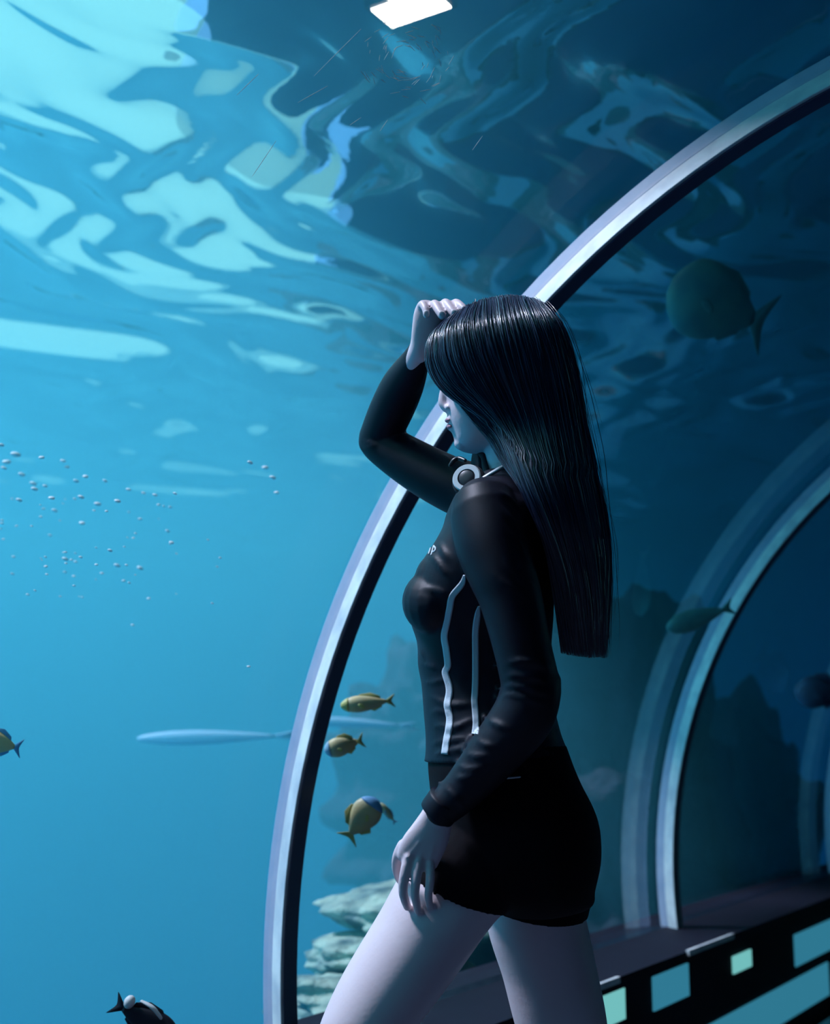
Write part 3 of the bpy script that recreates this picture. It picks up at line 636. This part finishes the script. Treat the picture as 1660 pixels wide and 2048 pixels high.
b = MB(); limb3(b, [at(901, 930, 1.90), at(908, 921, 1.90), at(918, 917, 1.90), at(930, 921, 1.89)], [.003, .0036, .0036, .003], seg=12)
b.build('cup_hinge', M['black_plastic'], hp)

# ------------------------------------------------------------------ fish
def fish(name, c, head, up, L, H, W, mats, label, tail=.30, group=None, bend=0, fin=True, face=None, dorsal=.18):
    """head: world direction the fish points; L length, H height, W width (m)"""
    hd = Vector(head).normalized(); up = (Vector(up)-hd*Vector(up).dot(hd)).normalized(); sd = hd.cross(up)
    t = empty(name, c); tag(t, label, 'fish', group); c = Vector(c)
    N = 22; rings = []
    for i in range(N+1):
        s = i/N; x = .5-s*(1-tail*.55)
        h_ = H*.5*(math.sin(PI*min(1, (s*.96+.02))**.72)**.85)*(1-.12*s)+.05*H*s; w_ = W*.5*(math.sin(PI*(s*.94+.04)**.65)**.9)+.015*L*s*.3
        cc = c+hd*L*x+sd*bend*L*(s-.3)**2
        rings.append([cc+up*h_*math.cos(k)+sd*w_*math.sin(k) for k in [2*PI*j/20 for j in range(20)]])
    b = MB(); b.rings(rings); body_ = b.build('fish_body', mats[0], t)
    def finpoly(nm, pts, m, th=.004):
        cc = sum(pts, Vector())/len(pts); b = MB(); n_ = len(pts)
        b.rings([[cc+(p-cc)*.96+sd*th*L for p in pts], [p for p in pts], [cc+(p-cc)*.96-sd*th*L for p in pts]])
        b.build(nm, m, t)
    be = lambda s: c+hd*L*(.5-s)+sd*bend*L*(s-.3)**2
    finpoly('tail_fin', [be(1-tail*.62)+up*H*.07, be(.97)+up*H*.36, be(1.0)+up*H*.40, be(.94)+up*H*.1, be(.93), be(.94)-up*H*.1, be(1.0)-up*H*.40, be(.97)-up*H*.36, be(1-tail*.62)-up*H*.07], mats[1])
    if fin:
        finpoly('dorsal_fin', [be(.28)+up*H*.40, be(.36)+up*H*(.46+dorsal*.6), be(.55)+up*H*(.42+dorsal), be(.72)+up*H*(.26+dorsal*.6), be(.74)+up*H*.12, be(.5)+up*H*.35], mats[1])
        finpoly('anal_fin', [be(.50)-up*H*.38, be(.60)-up*H*(.36+dorsal*.8), be(.74)-up*H*(.22+dorsal*.4), be(.74)-up*H*.10], mats[1])
        pc = be(.34)-up*H*.10
        for sg in (-1, 1):
            b = MB(); b.sphere(pc+sd*sg*W*.52-hd*.03*L, ((-hd*.8-up*.5)*L*.075, sd*.004*L, (up*.8-hd*.5)*L*.04), 8, 10)
            b.build('pectoral_fin', mats[1], t)
    for sg in (-1, 1):
        b = MB(); b.sphere(be(.11)+up*H*.10+sd*sg*W*.27, (hd*.014*L, sd*.008*L, up*.014*L), 6, 8); b.build('fish_eye', M['eye'], t)
    if face:
        b = MB(); r2 = []
        for i in range(0, 5):
            s = i/N; cx = sum((Vector(p) for p in rings[i]), Vector())/20; r2.append([cx+(p-cx)*1.02+hd*.002 for p in rings[i]])
        b.rings(r2); b.build('fish_face', face, t)
    return t
px = lambda x, y, d: at(x, y, d)
def L_(pxl, d): return pxl*d/FPX
vd = lambda x, y: (RGT*x+UP*y)
fish('yellow_fish', px(737, 1406, 2.75), vd(-1, -.10), UP, L_(108, 2.75), L_(34, 2.75), L_(26, 2.75), (M['yellow'], M['yellowfin']), 'slender yellow fish swimming level, uppermost beside the near arch', face=M['yellowfin'])
fish('yellow_fish', px(690, 1491, 2.70), vd(-1, -.25), UP, L_(80, 2.70), L_(40, 2.70), L_(26, 2.70), (M['yellow'], M['yellowfin']), 'small plump yellow fish just below the slender one', face=M['palefish'], bend=.25)
fish('yellow_fish', px(722, 1640, 2.65), vd(.62, .85), vd(-.8, .5), L_(100, 2.65), L_(62, 2.65), L_(30, 2.65), (M['yellow'], M['yellowfin']), 'deep bodied yellow fish swimming steeply upward left of the sleeve cuff', face=M['bluemark'])
fish('yellow_fish', px(776, 1627, 2.9), vd(-.6, .75), vd(.8, .6), L_(52, 2.9), L_(15, 2.9), L_(12, 2.9), (M['yellow'], M['palefish']), 'tiny yellow fish beside the sleeve cuff')
fish('orange_fish', px(-2, 1486, 2.3), vd(-1, .25), UP, L_(96, 2.3), L_(50, 2.3), L_(30, 2.3), (M['orange'], M['bluemark']), 'orange and blue fish cut by the left edge of the frame')
fish('black_fish', px(290, 2040, 2.2), vd(.84, -.50), vd(.5, .84), L_(150, 2.2), L_(62, 2.2), L_(30, 2.2), (M['blackfish'], M['blackfish']), 'black fish with white markings diving at the bottom left', bend=.1)
b = MB(); b.sphere(px(259, 2004, 2.195), (vd(.84, -.5)*.0095, FWD*.010, vd(.5, .84)*.012)); o = b.build('tail_base', M['whitefish'], bpy.data.objects['black_fish'])
b = MB(); limb(b, [(283, 2002, 2.19, 2, .004), (305, 2015, 2.185, 3.5, .006), (322, 2036, 2.19, 3, .004)], seg=10); b.build('back_stripe', M['whitefish'], bpy.data.objects['black_fish'])
fish('pale_fish', px(440, 1474, 5.2), vd(-1, -.02), UP, L_(330, 5.2), L_(30, 5.2), L_(26, 5.2), (M['palefish'], M['palefish']), 'long slender pale fish, hazy, left of the near arch', fin=False)
fish('pale_fish', px(720, 1446, 5.4), vd(-1, .05), UP, L_(230, 5.4), L_(20, 5.4), L_(20, 5.4), (M['palefish'], M['palefish']), 'hazy pale fish passing between the two upper yellow fish', fin=False)
fish('green_shape', px(1400, 1234, 4.0), vd(-1, -.35), UP, L_(140, 4.0), L_(44, 4.0), L_(30, 4.0), (M['greenfish'], M['greenfish']), 'leaf-shaped dim green fish left of the blurred arch', bend=-.2, fin=False)
fish('grey_fish', px(1645, 1385, 5.4), vd(-1, .05), UP, L_(110, 5.4), L_(66, 5.4), L_(44, 5.4), (M['greyfish'], M['greyfish']), 'dim grey fish inside the blurred arch at the right edge')
fish('green_shape', px(1440, 612, 3.6), vd(-.9, .35), UP, L_(215, 3.6), L_(165, 3.6), L_(60, 3.6), (M['greenfish'], M['greenfish']), 'large round green lens flare built as a fish, high between the two arches', dorsal=.05)  # fish body standing in for a green flare

# glints of the water surface at the far left, modelled as white beads
b = MB(); b.sphere((0, 0, 0), (Vector((1, 0, 0)), Vector((0, 1, 0)), Vector((0, 0, .8))), 8, 10); bme = b.mesh('glint_bead'); bme.materials.append(M['white_fleck']); bme.polygons.foreach_set('use_smooth', [True]*len(bme.polygons))
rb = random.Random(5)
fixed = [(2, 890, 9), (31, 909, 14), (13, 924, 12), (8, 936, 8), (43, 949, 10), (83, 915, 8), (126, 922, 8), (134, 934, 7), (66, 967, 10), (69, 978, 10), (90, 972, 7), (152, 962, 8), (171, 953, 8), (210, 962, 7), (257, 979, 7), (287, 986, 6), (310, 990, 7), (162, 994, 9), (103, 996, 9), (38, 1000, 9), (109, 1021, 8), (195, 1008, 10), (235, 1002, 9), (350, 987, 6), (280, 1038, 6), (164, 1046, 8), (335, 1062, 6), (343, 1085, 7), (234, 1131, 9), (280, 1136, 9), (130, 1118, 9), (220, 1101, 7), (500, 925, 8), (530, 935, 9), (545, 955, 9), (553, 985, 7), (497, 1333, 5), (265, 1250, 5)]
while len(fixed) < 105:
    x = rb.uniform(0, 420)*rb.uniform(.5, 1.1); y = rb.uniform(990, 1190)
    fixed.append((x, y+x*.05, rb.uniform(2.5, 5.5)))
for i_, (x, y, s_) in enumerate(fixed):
    d = rb.uniform(2.5, 3.4); o = bpy.data.objects.new('glint_bead', bme); C.objects.link(o); o.location = at(x, y, d)
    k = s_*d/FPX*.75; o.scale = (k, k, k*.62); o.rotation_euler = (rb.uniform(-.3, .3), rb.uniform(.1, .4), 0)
    tag(o, 'tiny white bead standing in for a glint of the water surface', 'white_fleck', 'beads for surface glints at the left')

# the floodlight above the tunnel, seen through the water at the top
fl = empty('floodlight', at(822, 2, 3.72)); tag(fl, 'bright floodlight glaring above the tunnel at the top edge', 'lamp')
p0 = at(822, 2, 3.72)
b = MB(); b.box(-.115, .115, -.07, .07, -.02, .03)
for q in range(6): b.box(-.11+.04*q, -.10+.04*q, -.065, .065, .03, .05)
o = b.build('lamp_housing', M['black_plastic'], fl, smooth=False); o.location = p0; o.matrix_parent_inverse = Matrix.Translation(-p0)
b = MB(); b.box(-.10, .10, -.055, .055, -.026, -.019); o = b.build('lamp_lens', M['lens'], fl, smooth=False); o.location = p0; o.matrix_parent_inverse = Matrix.Translation(-p0)
